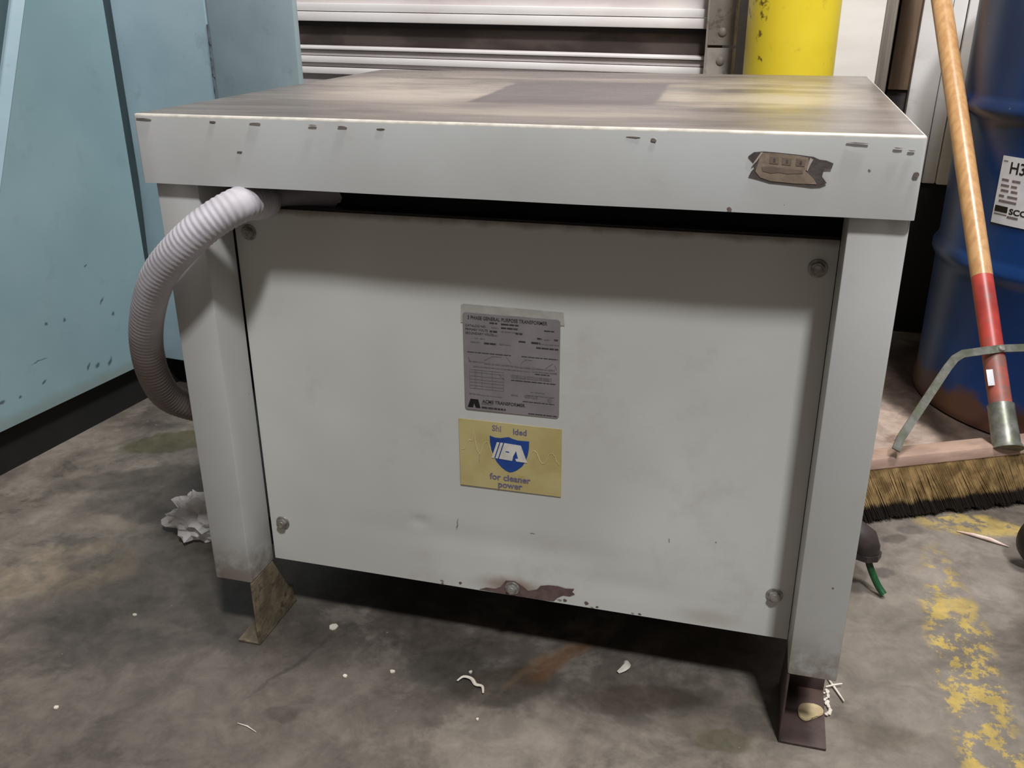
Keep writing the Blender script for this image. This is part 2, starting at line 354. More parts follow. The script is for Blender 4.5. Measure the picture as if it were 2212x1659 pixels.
# ------------------------------------------------------------------ geometry helpers
class MB:
    def __init__(s): s.b = bmesh.new()
    def box(s, c0, c1, bev=0.0, seg=2, mi=0, fn=None):
        x0, y0, z0 = c0; x1, y1, z1 = c1
        vs = [V((x, y, z)) for x in (x0, x1) for y in (y0, y1) for z in (z0, z1)]
        return s.hexa(vs, bev, seg, mi, fn)
    def hexa(s, vs, bev=0.0, seg=2, mi=0, fn=None):
        bm = bmesh.new()
        v = [bm.verts.new(fn(p) if fn else p) for p in vs]
        for f in ((0, 1, 3, 2), (4, 6, 7, 5), (0, 4, 5, 1), (2, 3, 7, 6), (0, 2, 6, 4), (1, 5, 7, 3)):
            bm.faces.new([v[i] for i in f]).material_index = mi
        if bev: bmesh.ops.bevel(bm, geom=bm.edges[:], offset=bev, segments=seg, affect='EDGES', profile=.5)
        s.merge(bm); return s
    def obox(s, c, ax, ay, az, bev=0.0, mi=0):
        """box about centre c with half-axis vectors"""
        c, ax, ay, az = V(c), V(ax), V(ay), V(az)
        return s.hexa([c + ax * i + ay * j + az * k for i in (-1, 1) for j in (-1, 1) for k in (-1, 1)], bev, 2, mi)
    def merge(s, bm):
        me = bpy.data.meshes.new('t'); bm.to_mesh(me); s.b.from_mesh(me); bpy.data.meshes.remove(me); bm.free()
    def prism(s, pts, d, bev=0.0, mi=0):
        """closed polygon pts extruded by vector d"""
        bm = bmesh.new(); d = V(d); n = len(pts)
        a = [bm.verts.new(V(p)) for p in pts]; b = [bm.verts.new(V(p) + d) for p in pts]
        fs = [bm.faces.new(a), bm.faces.new(b[::-1])]
        for i in range(n): fs.append(bm.faces.new((a[i], b[i], b[(i + 1) % n], a[(i + 1) % n])))
        for f in fs: f.material_index = mi
        if bev: bmesh.ops.bevel(bm, geom=bm.edges[:], offset=bev, segments=2, affect='EDGES')
        bm.normal_update()
        bmesh.ops.triangulate(bm, faces=[f for f in bm.faces if len(f.verts) > 4])
        bmesh.ops.recalc_face_normals(bm, faces=bm.faces[:])
        s.merge(bm); return s
    def tube(s, pts, rad, n=16, cap=True, mi=0):
        """sweep; rad a number or a list"""
        pts = [V(p) for p in pts]; m = len(pts); R = rad if isinstance(rad, (list, tuple)) else [rad] * m
        bm = bmesh.new(); rings = []
        t = (pts[1] - pts[0]).normalized(); ref = V((0, 0, 1)) if abs(t.z) < .9 else V((1, 0, 0)); nn = t.cross(ref).normalized()
        for i, p in enumerate(pts):
            t = (pts[min(i + 1, m - 1)] - pts[max(i - 1, 0)]).normalized()
            nn = (nn - t * nn.dot(t)).normalized(); bb = t.cross(nn)
            rings.append([bm.verts.new(p + (nn * math.cos(2 * math.pi * k / n) + bb * math.sin(2 * math.pi * k / n)) * R[i]) for k in range(n)])
        for i in range(m - 1):
            for k in range(n): bm.faces.new((rings[i][k], rings[i][(k + 1) % n], rings[i + 1][(k + 1) % n], rings[i + 1][k]))
        if cap: bm.faces.new(rings[0][::-1]); bm.faces.new(rings[-1])
        for f in bm.faces: f.material_index = mi
        bmesh.ops.recalc_face_normals(bm, faces=bm.faces[:])
        s.merge(bm); return s
    def lathe(s, prof, c, axis=(0, 0, 1), n=48, mi=0):
        """prof: (radius, height) list along axis from c"""
        ax = V(axis).normalized(); ref = V((0, 0, 1)) if abs(ax.z) < .9 else V((1, 0, 0)); a = ax.cross(ref).normalized(); b = ax.cross(a)
        bm = bmesh.new(); rings = []; c = V(c)
        for r, h in prof:
            if r < 1e-6: rings.append([bm.verts.new(c + ax * h)])
            else: rings.append([bm.verts.new(c + ax * h + (a * math.cos(2 * math.pi * k / n) + b * math.sin(2 * math.pi * k / n)) * r) for k in range(n)])
        for A, B in zip(rings, rings[1:]):
            for k in range(n):
                k2 = (k + 1) % n
                if len(A) == 1 and len(B) == 1: continue
                if len(A) == 1: bm.faces.new((A[0], B[k2], B[k]))
                elif len(B) == 1: bm.faces.new((A[k], A[k2], B[0]))
                else: bm.faces.new((A[k], A[k2], B[k2], B[k]))
        for f in bm.faces: f.material_index = mi
        bmesh.ops.recalc_face_normals(bm, faces=bm.faces[:])
        s.merge(bm); return s
    def build(s, name, mats, parent=None, origin=None, smooth=40):
        me = bpy.data.meshes.new(name)
        base = V(origin) if origin is not None else V((0, 0, 0))
        if parent is not None:
            p = parent; base = V((0, 0, 0))
            while p is not None: base += p.location / S; p = p.parent
            off = V(origin) - base if origin is not None else V((0, 0, 0))
        for v in s.b.verts: v.co = (v.co - (base + (off if parent is not None else V((0, 0, 0))))) * S
        s.b.to_mesh(me); s.b.free()
        for m in (mats if isinstance(mats, (list, tuple)) else [mats]): me.materials.append(m)
        for p in me.polygons: p.use_smooth = True
        me.set_sharp_from_angle(angle=math.radians(smooth))
        o = bpy.data.objects.new(name, me); col.objects.link(o)
        if parent is not None: o.parent = parent; o.location = off * S
        else: o.location = base * S
        return o
def tag(o, label=None, cat=None, group=None, kind=None):
    if label: o['label'] = label
    if cat: o['category'] = cat
    if group: o['group'] = group
    if kind: o['kind'] = kind
    return o
def empty(name, loc, label=None, cat=None, group=None, kind=None):
    o = bpy.data.objects.new(name, None); col.objects.link(o); o.location = V(loc) * S; o.empty_display_size = .05
    return tag(o, label, cat, group, kind)
def text(name, body, size, mat, parent, place, ext=.00025, sx=1.0, align='LEFT', shear=0.0, bold=0.0):
    """flat lettering; place(x, y) maps text plane coordinates to world"""
    cu = bpy.data.curves.new('t', 'FONT'); cu.body = body; cu.size = size; cu.align_x = align; cu.resolution_u = 3
    cu.shear = shear; cu.offset = bold
    ob = bpy.data.objects.new('t', cu); col.objects.link(ob)
    dg = bpy.context.evaluated_depsgraph_get(); dg.update()
    me = bpy.data.meshes.new_from_object(ob.evaluated_get(dg))
    bpy.data.objects.remove(ob); bpy.data.curves.remove(cu)
    b = MB(); b.b.from_mesh(me); bpy.data.meshes.remove(me)
    n0 = place(0, 0, 0); nrm = (place(0, 0, 1) - n0)
    for v in b.b.verts: v.co = place(v.co.x * sx, v.co.y, 0)
    r = bmesh.ops.extrude_face_region(b.b, geom=b.b.faces[:])
    for v in [g for g in r['geom'] if isinstance(g, bmesh.types.BMVert)]: v.co += nrm * ext
    return b.build(name, mat, parent, smooth=20)
def catmull(P, k=8):
    P = [V(p) for p in P]; out = []
    for i in range(len(P) - 1):
        p0 = P[max(i - 1, 0)]; p1 = P[i]; p2 = P[i + 1]; p3 = P[min(i + 2, len(P) - 1)]
        for j in range(k):
            t = j / k
            out.append(.5 * ((2 * p1) + (p2 - p0) * t + (2 * p0 - 5 * p1 + 4 * p2 - p3) * t * t + (3 * p1 - p0 - 3 * p2 + p3) * t ** 3))
    out.append(P[-1]); return out

# ------------------------------------------------------------------ the setting
b = MB(); b.box((-2.6, -2.6, -.05), (3.4, 2.6, 0))
tag(b.build('floor', M_floor), kind='structure')

TILT = 0.018
b = MB(); b.box((-2.6, 1.86, 0), (3.4, 1.94, 2.6)); tag(b.build('wall_back', M_wallw), kind='structure')

# sectional garage door: profile of stacked horizontal members, nearly level
door = empty('door_1', (-.02, 1.5, 0), kind='structure')
door.rotation_euler = (0, TILT, 0)
def dbar(name, z0, z1, y0, y1, mat, x0=-1.35, x1=.56, bev=.002):
    b = MB(); b.box((x0, y0, z0), (x1, y1, z1), bev); return b.build(name, mat, door)
for k, zb in enumerate((1.35, .815, .28)):
    z = zb
    dbar('door_panel', z + .035, z + .472, 1.515, 1.54, M_door)
    dbar('lower_rail', z, z + .0235, 1.492, 1.54, M_doorb)
    dbar('upper_lip', z + .0255, z + .045, 1.496, 1.54, M_doorb)
    dbar('recessed_band', z - .063, z + .001, 1.532, 1.545, M_dband)
    b = MB(); b.box((-1.35, 1.526, z - .013), (.56, 1.5325, z + .0005)); 
    b.build('joint_shadow_gap', M_dark, door)
dbar('bottom_bead', .743, .7505, 1.490, 1.54, M_doorb)
dbar('rib', .727, .741, 1.502, 1.54, M_door)
dbar('rib', .7085, .7255, 1.494, 1.54, M_doorb)
dbar('rib', .698, .707, 1.508, 1.54, M_door)
dbar('rib', .6795, .6965, 1.496, 1.54, M_doorb)
dbar('rubber_seal', .60, .678, 1.53, 1.54, M_dark)

tr = empty('trim_1', (.575, 1.46, 0), kind='structure')
tr.rotation_euler = (0, TILT * .4, 0)
def tbox(name, c0, c1, m, bev=.001):
    b = MB(); b.box(c0, c1, bev); return b.build(name, m, tr)
for (z0, z1) in ((0, .764), (.770, 1.30), (1.306, 2.2)):
    tbox('track_plate', (.538, 1.452, z0), (.600, 1.456, z1), M_track, .0008)
    tbox('track_flange', (.600, 1.425, z0), (.605, 1.470, z1), M_track, .0008)
tbox('track_return', (.533, 1.452, 0), (.538, 1.49, 2.2), M_track, .0005)
for z in (.735, .800, .60, .93):
    b = MB(); b.lathe([(0, 0), (.009, 0), (.010, .003), (.007, .006), (0, .007)], (.572, 1.452, z), (0, -1, 0), 16); b.build('rivet', M_track, tr)

# white pilaster, recess and second white board right of the door
t2 = empty('trim_2', (.87, 1.45, 0), kind='structure'); t2.rotation_euler = (0, TILT, 0)
b = MB(); b.box((.62, 1.50, 0), (.926, 1.70, 2.4), .004); b.build('white_pilaster', M_wallw, t2)
b = MB(); b.hexa([V(p) for p in ((.9265, 1.50, 0), (.9265, 1.50, 2.4), (.9265, 1.70, 0), (.9265, 1.70, 2.4), (.962, 1.62, 0), (.962, 1.62, 2.4), (.984, 1.80, 0), (.984, 1.80, 2.4))], .002); b.build('beige_return', M_beige, t2)
b = MB(); b.box((.980, 1.72, .655), (1.06, 1.80, 2.4), .002); b.build('brown_board', M_board, t2)
b = MB(); b.box((.980, 1.73, 0), (1.06, 1.80, .653), .002); b.build('grey_footing', M_stub, t2)
t3 = empty('trim_3', (1.02, 1.70, 0), kind='structure'); t3.rotation_euler = (0, TILT, 0)
b = MB(); b.box((1.030, 1.70, .420), (1.098, 1.78, 2.4), .004); b.build('white_edge_board', M_wallw, t3)
b = MB(); b.box((1.100, 1.712, .420), (1.133, 1.78, 2.4), .003); b.build('white_edge_board', M_wallw, t3)
b = MB(); b.box((1.135, 1.702, .420), (2.3, 1.78, 2.4), .003); b.build('white_sheet', M_wallw, t3)
b = MB(); b.box((1.030, 1.72, 0), (2.3, 1.78, .418), .002); b.build('black_lower_sheet', M_kick, t3)  # black sheet below the white boards

# ------------------------------------------------------------------ blue machine at the left
mc = empty('machine_cabinet', (-1.0, .60, 0), 'large blue-green painted machine cabinet on a black plinth, scratched low on its side', 'machine')
def mprof(pts, x0, d): return [mach(x0, y, z) for y, z in pts], MX * d
P, d = mprof(((-.095, .1), (.445, .098), (.478, .12), (.486, 1.45), (.53, 1.75), (.26 + .4, 1.75), (.26 + .27, 1.44)), 0, -.02)
zs = lambda z: .26 + (z - .879) * .43     # slanted front edge
side = [(zs(.1), .1), (.452, .098), (.452, 1.5), (zs(1.5) + .0, 1.5)]
b = MB()
corner = []
# side panel with a rolled rear corner
pts = [mach(0, zs(.1), .1)]
b.prism([mach(0, *p) for p in side], MX * -.02, .0008)
b.build('side_panel', M_bluem, mc)
b = MB()
b.tube([mach(-.030, .452, .099), mach(-.030, .452, 1.5)], .030, 40); b.build('rolled_corner', M_bluem, mc)
# slanted front rim, a pale flange facing up and forward
n_s = V((0, -1, .43)).normalized()
b = MB()
lo, hi = (zs(.1), .1), (zs(1.5), 1.5)
b.prism([mach(.0, lo[0] - .0, lo[1]), mach(.0, hi[0], hi[1]), mach(-.012, hi[0] - .020, hi[1] + .0), mach(-.012, lo[0] - .020, lo[1])], MX * -.012, .001)
b.build('front_rim', M_blue2, mc)
b = MB()
b.prism([mach(-.05, lo[0] + .01, lo[1]), mach(-.05, hi[0] + .01, hi[1]), mach(-.75, hi[0] + .01, hi[1]), mach(-.75, lo[0] + .01, lo[1])], MY * .02)
b.build('front_panel', M_bluedk, mc)
b = MB(); b.box((0, 0, 0), (1, 1, 1), fn=lambda p: mach(-.75 + p.x * .73, .30 + p.y * .17, .10 + p.z * 1.4)); b.build('body', M_bluem, mc)
b = MB(); b.box((0, 0, 0), (1, 1, 1), fn=lambda p: mach(-.75 + p.x * .722, -.05 + p.y * .66, p.z * .102)); b.build('plinth', M_kick, mc)
# rear cabinet, two doors facing us with a chipped joint between them
b = MB(); b.box((0, 0, 0), (1, 1, 1), fn=lambda p: mach(-.70 + p.x * .936, .473 + p.y * .016, .085 + p.z * 1.5), bev=.003); b.build('rear_panel', M_blue2, mc)
b = MB(); b.box((0, 0, 0), (1, 1, 1), fn=lambda p: mach(.239 + p.x * .203, .474 + p.y * .016, .085 + p.z * 1.5), bev=.003); b.build('rear_panel', M_blue3, mc)
b = MB()
for i in range(24):
    z = .10 + i * .031; wv = .0008 + .002 * random.random()
    b.obox(mach(.2372 + random.uniform(-.0012, .0012), .4725, z), MX * wv, MY * .0012, V((0, 0, .019)))
b.build('joint_seal', M_seam, mc)
b = MB(); b.box((0, 0, 0), (1, 1, 1), fn=lambda p: mach(-.70 + p.x * 1.12, .53 + p.y * .02, p.z * .086)); b.build('plinth', M_kick, mc)

# ------------------------------------------------------------------ bollard
bo = MB(); bo.lathe([(0, 0), (.095, 0), (.096, .004), (.096, 1.25), (.090, 1.30), (.060, 1.335), (0, 1.35)], (.735, 1.265, 0), n=64)
o = bo.build('bollard', M_boll, origin=(.735, 1.265, 0)); tag(o, 'thick yellow painted steel bollard with brown chips, behind the transformer', 'bollard')

# ------------------------------------------------------------------ transformer
W, H, h, D = .86, .755, .080, .7355
tf = empty('transformer', (.43, .37, 0), 'grey dry-type floor transformer with flat steel cover, four posts and yellow shield label', 'transformer')
# cover: folded tray, dirty on top
bm = bmesh.new()
vs = [bm.verts.new((x, y, z)) for x in (0, W) for y in (0, D) for z in (H - h, H)]
for f in ((0, 1, 3, 2), (4, 6, 7, 5), (0, 4, 5, 1), (2, 3, 7, 6), (1, 5, 7, 3)): bm.faces.new([vs[i] for i in f])
bmesh.ops.recalc_face_normals(bm, faces=bm.faces[:])
ed = [e for e in bm.edges if not e.is_boundary]
bmesh.ops.bevel(bm, geom=ed, offset=.0032, segments=3, affect='EDGES', profile=.5)
for f in bm.faces:
    n = f.normal
    f.material_index = 1 if n.z > .98 else (2 if n.z > .2 else 0)
# slight waviness of the long front skirt
bmesh.ops.subdivide_edges(bm, edges=[e for e in bm.edges if abs(e.verts[0].co.x - e.verts[1].co.x) > .5], cuts=40, use_grid_fill=False)
for v in bm.verts:
    if v.co.y < .01: v.co.y += .0009 * math.sin(v.co.x * 9) + .0006 * math.sin(v.co.x * 31 + 1)
bmesh.ops.solidify(bm, geom=bm.faces[:], thickness=.003)
b = MB(); b.merge(bm)
lid = b.build('top_cover', [M_paint, M_lidtop, M_edge], tf)

# corner posts (boxed channels) and feet
posts = ((.009, .012, 1), (.801, .012, -1), (.009, .655, 1), (.801, .655, -1))
for i, (x, y, s) in enumerate(posts):
    b = MB(); b.box((x, y, .109), (x + .057, y + .064, H - h + .060), .0018)
    b.build('post', M_paint, tf)
    xin = x + .057 if s > 0 else x            # inner side of the post
    b = MB()
    fr = 1 if y < .3 else -1
    y0 = y if fr > 0 else y + .064
    pl = [(xin, y0, 0.001), (xin, y0 + fr * .116, 0.001), (xin, y0 + fr * .060, .108), (xin, y0, .108)]
    b.prism(pl, (-s * .003, 0, 0), .0006)
    xo = x - .0 if s > 0 else x + .057
    if s > 0: fl = (xin - .036, xin - .003)
    else: fl = (xin + .003, xin + .058)
    b.box((fl[0], min(y0, y0 + fr * .116), .001), (fl[1], max(y0, y0 + fr * .116), .004), .0005)
    b.box((fl[0], y0 + fr * .112 - .0015, .004), (fl[1], y0 + fr * .112 + .0015, .03), .0005)
    f = b.build('foot', M_foot if s > 0 else M_foot2, tf)
    if i == 0: f['label'] = 'muddy tan foot bracket with slanted rear edge'
    if i == 1: f['label'] = 'dark brown foot bracket, flange flat on the floor'

# front panel with shallow dents
def panel(x0, x1, z0, z1, y, nx, nz, dents, name, mat):
    bm = bmesh.new(); g = []
    for j in range(nz + 1):
        row = []
        for i in range(nx + 1):
            x = x0 + (x1 - x0) * i / nx; z = z0 + (z1 - z0) * j / nz
            dy = .0016 * (noise.noise(V((x * 4, 1.3, z * 4))))
            ex = min(i, nx - i) / nx; ez = min(j, nz - j) / nz
            dy *= min(1, ex * 12) * min(1, ez * 12)
            for (cx, cz, rx, rz, a) in dents:
                q = ((x - cx) / rx) ** 2 + ((z - cz) / rz) ** 2
                dy += a * math.exp(-q)
            row.append(bm.verts.new((x, y + dy, z)))
        g.append(row)
    for j in range(nz):
        for i in range(nx): bm.faces.new((g[j][i], g[j][i + 1], g[j + 1][i + 1], g[j + 1][i]))
    ex = bmesh.ops.extrude_edge_only(bm, edges=[e for e in bm.edges if e.is_boundary])
    rim = [g for g in ex['geom'] if isinstance(g, bmesh.types.BMVert)]
    for v in rim: v.co.y += .012                     # folded return all round
    b = MB(); b.merge(bm); return b.build(name, mat, tf)
dents = ((.42, .19, .2, .02, .0016), (.30, .208, .012, .007, .0022), (.66, .36, .05, .09, .002), (.62, .19, .10, .05, -.0012), (.20, .40, .1, .15, -.001), (.59, .155, .07, .02, .0016))
panel(.0675, .8005, .1106, .634, .078, 110, 80, dents, 'front_panel', M_panel)
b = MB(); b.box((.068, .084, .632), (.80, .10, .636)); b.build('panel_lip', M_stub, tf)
for x in (.010, .8475):
    b = MB(); b.box((x, .08, .112), (x + .002, .655, .672), .0005); b.build('side_panel', M_paint, tf)
b = MB(); b.box((.07, .715, .112), (.79, .717, .672), .0005); b.build('rear_panel', M_paint, tf)
b = MB(); b.box((.012, .10, .118), (.846, .712, .123)); b.build('underside_blocker', M_black, tf)  # unseen black pan, added to keep light from under the unit
b = MB(); b.box((.12, .17, .124), (.74, .62, .60), .02); b.build('core', M_core, tf)  # unseen black coil block, put in to stop light inside
b = MB(); b.box((.07, .112, .60), (.80, .116, .752)); b.build('slot_shade_sheet', M_black, tf)  # black sheet standing in for the shade behind the upper slot

# hex bolts with washers
def bolt(x, z, y=.078, r=.0078):
    b = MB()
    b.lathe([(0, 0), (.0100, 0), (.0105, .0008), (.0100, .0018), (0, .0018)], (x, y, z), (0, -1, 0), 24)
    pts = [(x + r * math.cos(math.pi / 3 * k + .3), y - .0018, z + r * math.sin(math.pi / 3 * k + .3)) for k in range(6)]
    b.prism(pts, (0, -.0055, 0), .0006)
    b.lathe([(0, 0), (.0055, 0), (.0050, .0009), (0, .0010)], (x, y - .0073, z), (0, -1, 0), 16)
    o = b.build('bolt', M_steel, tf)
for x, z in ((.087, .174), (.433, .123), (.778, .175), (.781, .602), (.087, .602)): bolt(x, z)

def flat(name, pts, y, th, mat, parent, holes=None):
    """thin piece lying on the panel: pts are (x, z)"""
    b = MB(); b.prism([(p[0], y, p[1]) for p in pts], (0, -th, 0)); return b.build(name, mat, parent)
# primer showing where paint has flaked off around the bottom bolt
ch = [(.385, .1125), (.395, .117), (.408, .1175), (.416, .122), (.424, .134), (.436, .135), (.447, .129), (.456, .1225), (.468, .127), (.473, .134), (.484, .137),
      (.497, .138), (.508, .136), (.520, .1375), (.517, .132), (.521, .129), (.514, .1245), (.505, .1245), (.497, .119), (.492, .1125), (.47, .1112), (.43, .1112)]
flat('paint_chip', ch, .0778, .0004, M_primer, tf)
for cx, cz, r in ((.507, .1165, .003), (.537, .1175, .0032), (.357, .118, .003), (.552, .114, .002), (.61, .1135, .002), (.33, .1125, .002)):
    flat('paint_chip', [(cx + r * random.uniform(.6, 1.3) * math.cos(a), cz + r * random.uniform(.5, 1) * math.sin(a)) for a in [k * .9 for k in range(7)]], .0778, .0003, M_primer, tf)
# chips along the folded front edge and skirt of the cover
random.seed(3)
for cx, cz, rx, rz in ((.012, .7475, .016, .0012), (.105, .7465, .005, .0014), (.16, .746, .009, .0012), (.23, .7455, .006, .0012), (.265, .745, .008, .0014), (.31, .744, .006, .0014), (.50, .744, .006, .0012), (.585, .7435, .010, .0014),
                       (.605, .7435, .004, .003), (.80, .7445, .014, .0012), (.835, .741, .005, .0012), (.685, .678, .003, .0032), (.135, .714, .004, .0009), (.847, .739, .004, .0012), (.855, .719, .0035, .003)):
    flat('edge_chip', [(cx + rx * random.uniform(.45, 1.0) * math.cos(a + rx * 40), cz + .0022 * (rz < .002) + (.55 if rz < .002 else .9) * rz * random.uniform(.5, 1.1) * math.sin(a)) for a in [k * .785 for k in range(8)]], .0002, .0014, M_chip, tf)

# torn sticker remains on the cover's skirt
tagp = flat('torn_sticker', [(.699, .731), (.704, .735), (.713, .736), (.725, .7355), (.745, .734), (.760, .7325), (.766, .730), (.772, .7295), (.779, .727), (.778, .722), (.771, .7215), (.770, .714), (.775, .708), (.770, .7055), (.762, .7045),
      (.745, .7055), (.722, .7065), (.708, .710), (.701, .7115), (.703, .716), (.706, .720), (.704, .726)], -.0008, .0008, M_tagdark, tf)
def sflat(name, pts, y, th, mat, parent): return flat(name, pts, y, th, mat, parent)
sflat('paper_layer', [(.7105, .7345), (.725, .7345), (.745, .733), (.7555, .7315), (.757, .725), (.754, .719), (.762, .712), (.766, .7065), (.745, .7065), (.722, .7078), (.712, .711), (.707, .7165), (.7085, .723)], -.0017, .0004, M_tagpaper, tagp)
sflat('paper_fold', [(.7105, .7350), (.7125, .7350), (.7075, .7265), (.704, .7225), (.7035, .7235)], -.0022, .0005, M_taglight, tagp)
sflat('paper_fold', [(.757, .7315), (.760, .7300), (.7575, .724), (.756, .719), (.7548, .7195)], -.0022, .0005, M_taglight, tagp)
for i, x in enumerate((.7195, .7315, .7445)):
    sflat('printed_square', [(x, .7318 - i * .0007), (x + .0085, .7313 - i * .0007), (x + .0085, .7245 - i * .0007), (x, .725 - i * .0007)], -.0022, .0003, M_tagprint, tagp)
    sflat('printed_square', [(x + .0035, .7298 - i * .0007), (x + .0055, .7296 - i * .0007), (x + .0055, .7265 - i * .0007), (x + .0035, .7266 - i * .0007)], -.0026, .0002, M_tagdark, tagp)
sflat('printed_mark', [(.7125, .7215), (.720, .7222), (.735, .7205), (.751, .7195), (.752, .7165), (.738, .7155), (.73, .7165), (.722, .7155), (.714, .7172)], -.0022, .0003, M_tagprint, tagp)

# nameplate
def pz(y0):
    return lambda x, z, n: V((x, y0 - n, z))
flat('glue_smudge', [(.369, .505), (.370, .528), (.373, .5295), (.499, .5285), (.5005, .512)], .0775, .0004, M_resid, tf)
NX0, NX1, NZ0, NZ1 = .372, .4955, .3885, .519
rr = .004; pts = []
for cx, cz, a0 in ((NX1 - rr, NZ1 - rr, 0), (NX0 + rr, NZ1 - rr, 90), (NX0 + rr, NZ0 + rr, 180), (NX1 - rr, NZ0 + rr, 270)):
    for k in range(5): a = math.radians(a0 + k * 22.5); pts.append((cx + rr * math.cos(a), cz + rr * math.sin(a)))
npb = MB(); npb.prism([(p[0], .0775, p[1]) for p in pts], (0, -.0014, 0), .0003); npl = npb.build('nameplate', M_plate, tf)
ny = .0760
def nxy(u, v): return NX0 + u * (NX1 - NX0), NZ1 - v * (NZ1 - NZ0)
def ntext(body, u, v, size, mat, sx=1.0, bold=0.0, name='lettering', align='LEFT'):
    x, z = nxy(u, v)
    return text(name, body, size, mat, npl, lambda a, c, n: V((x + a, ny - n, z + c)), .0002, sx, align, 0, bold)
ntext('3 PHASE GENERAL PURPOSE TRANSFORMER', .05, .062, .0064, M_ink, 0.80, .00008)
ntext('CATALOG NO.', .025, .137, .0042, M_ink, .95)
ntext('PRIMARY VOLTS', .025, .175, .0042, M_ink, .95)
ntext('SECONDARY VOLTS', .025, .213, .0042, M_ink, .95)
def bar(u0, u1, v, hgt=.010, mat=M_inkfade, name='print_line'):
    x0, z = nxy(u0, v); x1, _ = nxy(u1, v); q = hgt * (NZ1 - NZ0) / 2
    b = MB()
    x = x0
    while x < x1:                                   # broken into word-like dashes
        L = min(random.uniform(.003, .010), x1 - x)
        b.box((x, ny - .0002, z - q), (x + L, ny, z + q)); x += L + .0009
    return b.build(name, mat, npl)
random.seed(11)
for u0, u1, v, hh, m in ((.28, .36, .085, .014, M_ink), (.40, .58, .088, .014, M_ink), (.30, .37, .128, .012, M_inkfade), (.40, .57, .125, .014, M_ink), (.28, .36, .168, .018, M_ink), (.40, .56, .160, .012, M_inkfade), (.55, .62, .168, .016, M_ink),
                      (.28, .37, .205, .014, M_inkfade), (.84, .94, .118, .010, M_ink), (.12, .16, .25, .010, M_inkfade), (.18, .23, .25, .012, M_inkfade), (.77, .82, .20, .014, M_ink), (.84, .90, .205, .010, M_inkfade), (.94, .98, .20, .014, M_ink),
                      (.08, .18, .290, .010, M_inkfade), (.22, .35, .293, .016, M_ink), (.38, .50, .29, .010, M_inkfade), (.58, .65, .245, .014, M_ink), (.71, .80, .246, .018, M_ink), (.80, .99, .250, .010, M_inkfade), (.76, 1.0 - .015, .292, .014, M_ink),
                      (.04, .50, .395, .007, M_ink), (.61, .98, .393, .007, M_ink), (.30, .40, .42, .007, M_inkfade), (.64, .72, .424, .007, M_inkfade), (.05, .22, .490, .012, M_inkfade), (.22, .55, .50, .014, M_inkfade), (.55, .95, .505, .014, M_inkfade),
                      (.10, .70, .54, .010, M_inkfade), (.72, .98, .535, .014, M_inkfade), (.75, .90, .560, .008, M_ink), (.50, .92, .605, .034, M_inkfade), (.50, .96, .645, .008, M_ink), (.70, .85, .75, .008, M_inkfade), (.66, .95, .785, .007, M_inkfade),
                      (.50, .57, .80, .016, M_inkfade), (.64, .78, .80, .028, M_inkfade), (.62, .95, .855, .007, M_ink), (.05, .17, .83, .012, M_inkfade), (.17, .40, .835, .008, M_inkfade), (.18, .30, .925, .014, M_inkfade), (.18, .44, .965, .018, M_ink), (.68, .98, .978, .009, M_ink)):
    bar(u0, u1, v, hh, m)
# small wiring table and slanted rules
tb = MB()
for v in (.575, .60, .64, .675, .705, .74, .77):
    x0, z = nxy(.06, v); x1, _ = nxy(.42, v); tb.box((x0, ny - .0002, z - .0002), (x1, ny, z + .0002))
for u in (.06, .115, .13, .19, .30, .42):
    x, z0 = nxy(u, .77); _, z1 = nxy(u, .575); tb.box((x - .0002, ny - .0002, z0), (x + .0002, ny, z1))
tb.build('wiring_table', M_inkfade, npl)
wg = MB()
for (u0, v0, u1, v1) in ((.05, .45, .07, .49), (.22, .47, .30, .425), (.45, .41, .50, .47), (.60, .47, .64, .43), (.86, .49, .93, .44), (.95, .45, .97, .50), (.37, .60, .43, .65)):
    x0, z0 = nxy(u0, v0); x1, z1 = nxy(u1, v1); dd = V((x1 - x0, 0, z1 - z0)); q = V((-dd.z, 0, dd.x)).normalized() * .0003
    wg.prism([V((x0, ny, z0)) - q, V((x1, ny, z1)) - q, V((x1, ny, z1)) + q, V((x0, ny, z0)) + q], (0, -.0002, 0))
wg.build('winding_diagram', M_inkfade, npl)['kind'] = 'stuff'
b = MB(); x, z = nxy(.905, .815); b.lathe([(0, 0), (.0032, 0), (.0032, .0002), (0, .0002)], (x, ny, z), (0, -1, 0), 16); b.build('round_mark', M_inkfade, npl)
# black wedge emblem
def q(u, v): x, z = nxy(u, v); return V((x, ny, z))
b = MB(); b.prism([q(.030, .975), q(.062, .885), q(.145, .885), q(.168, .975), q(.118, .975), q(.100, .930), q(.088, .975)], (0, -.0002, 0)); b.build('emblem', M_inkblack, npl)
ntext('ACME TRANSFORMER', .19, .915, .0062, M_ink, .92, .0001)

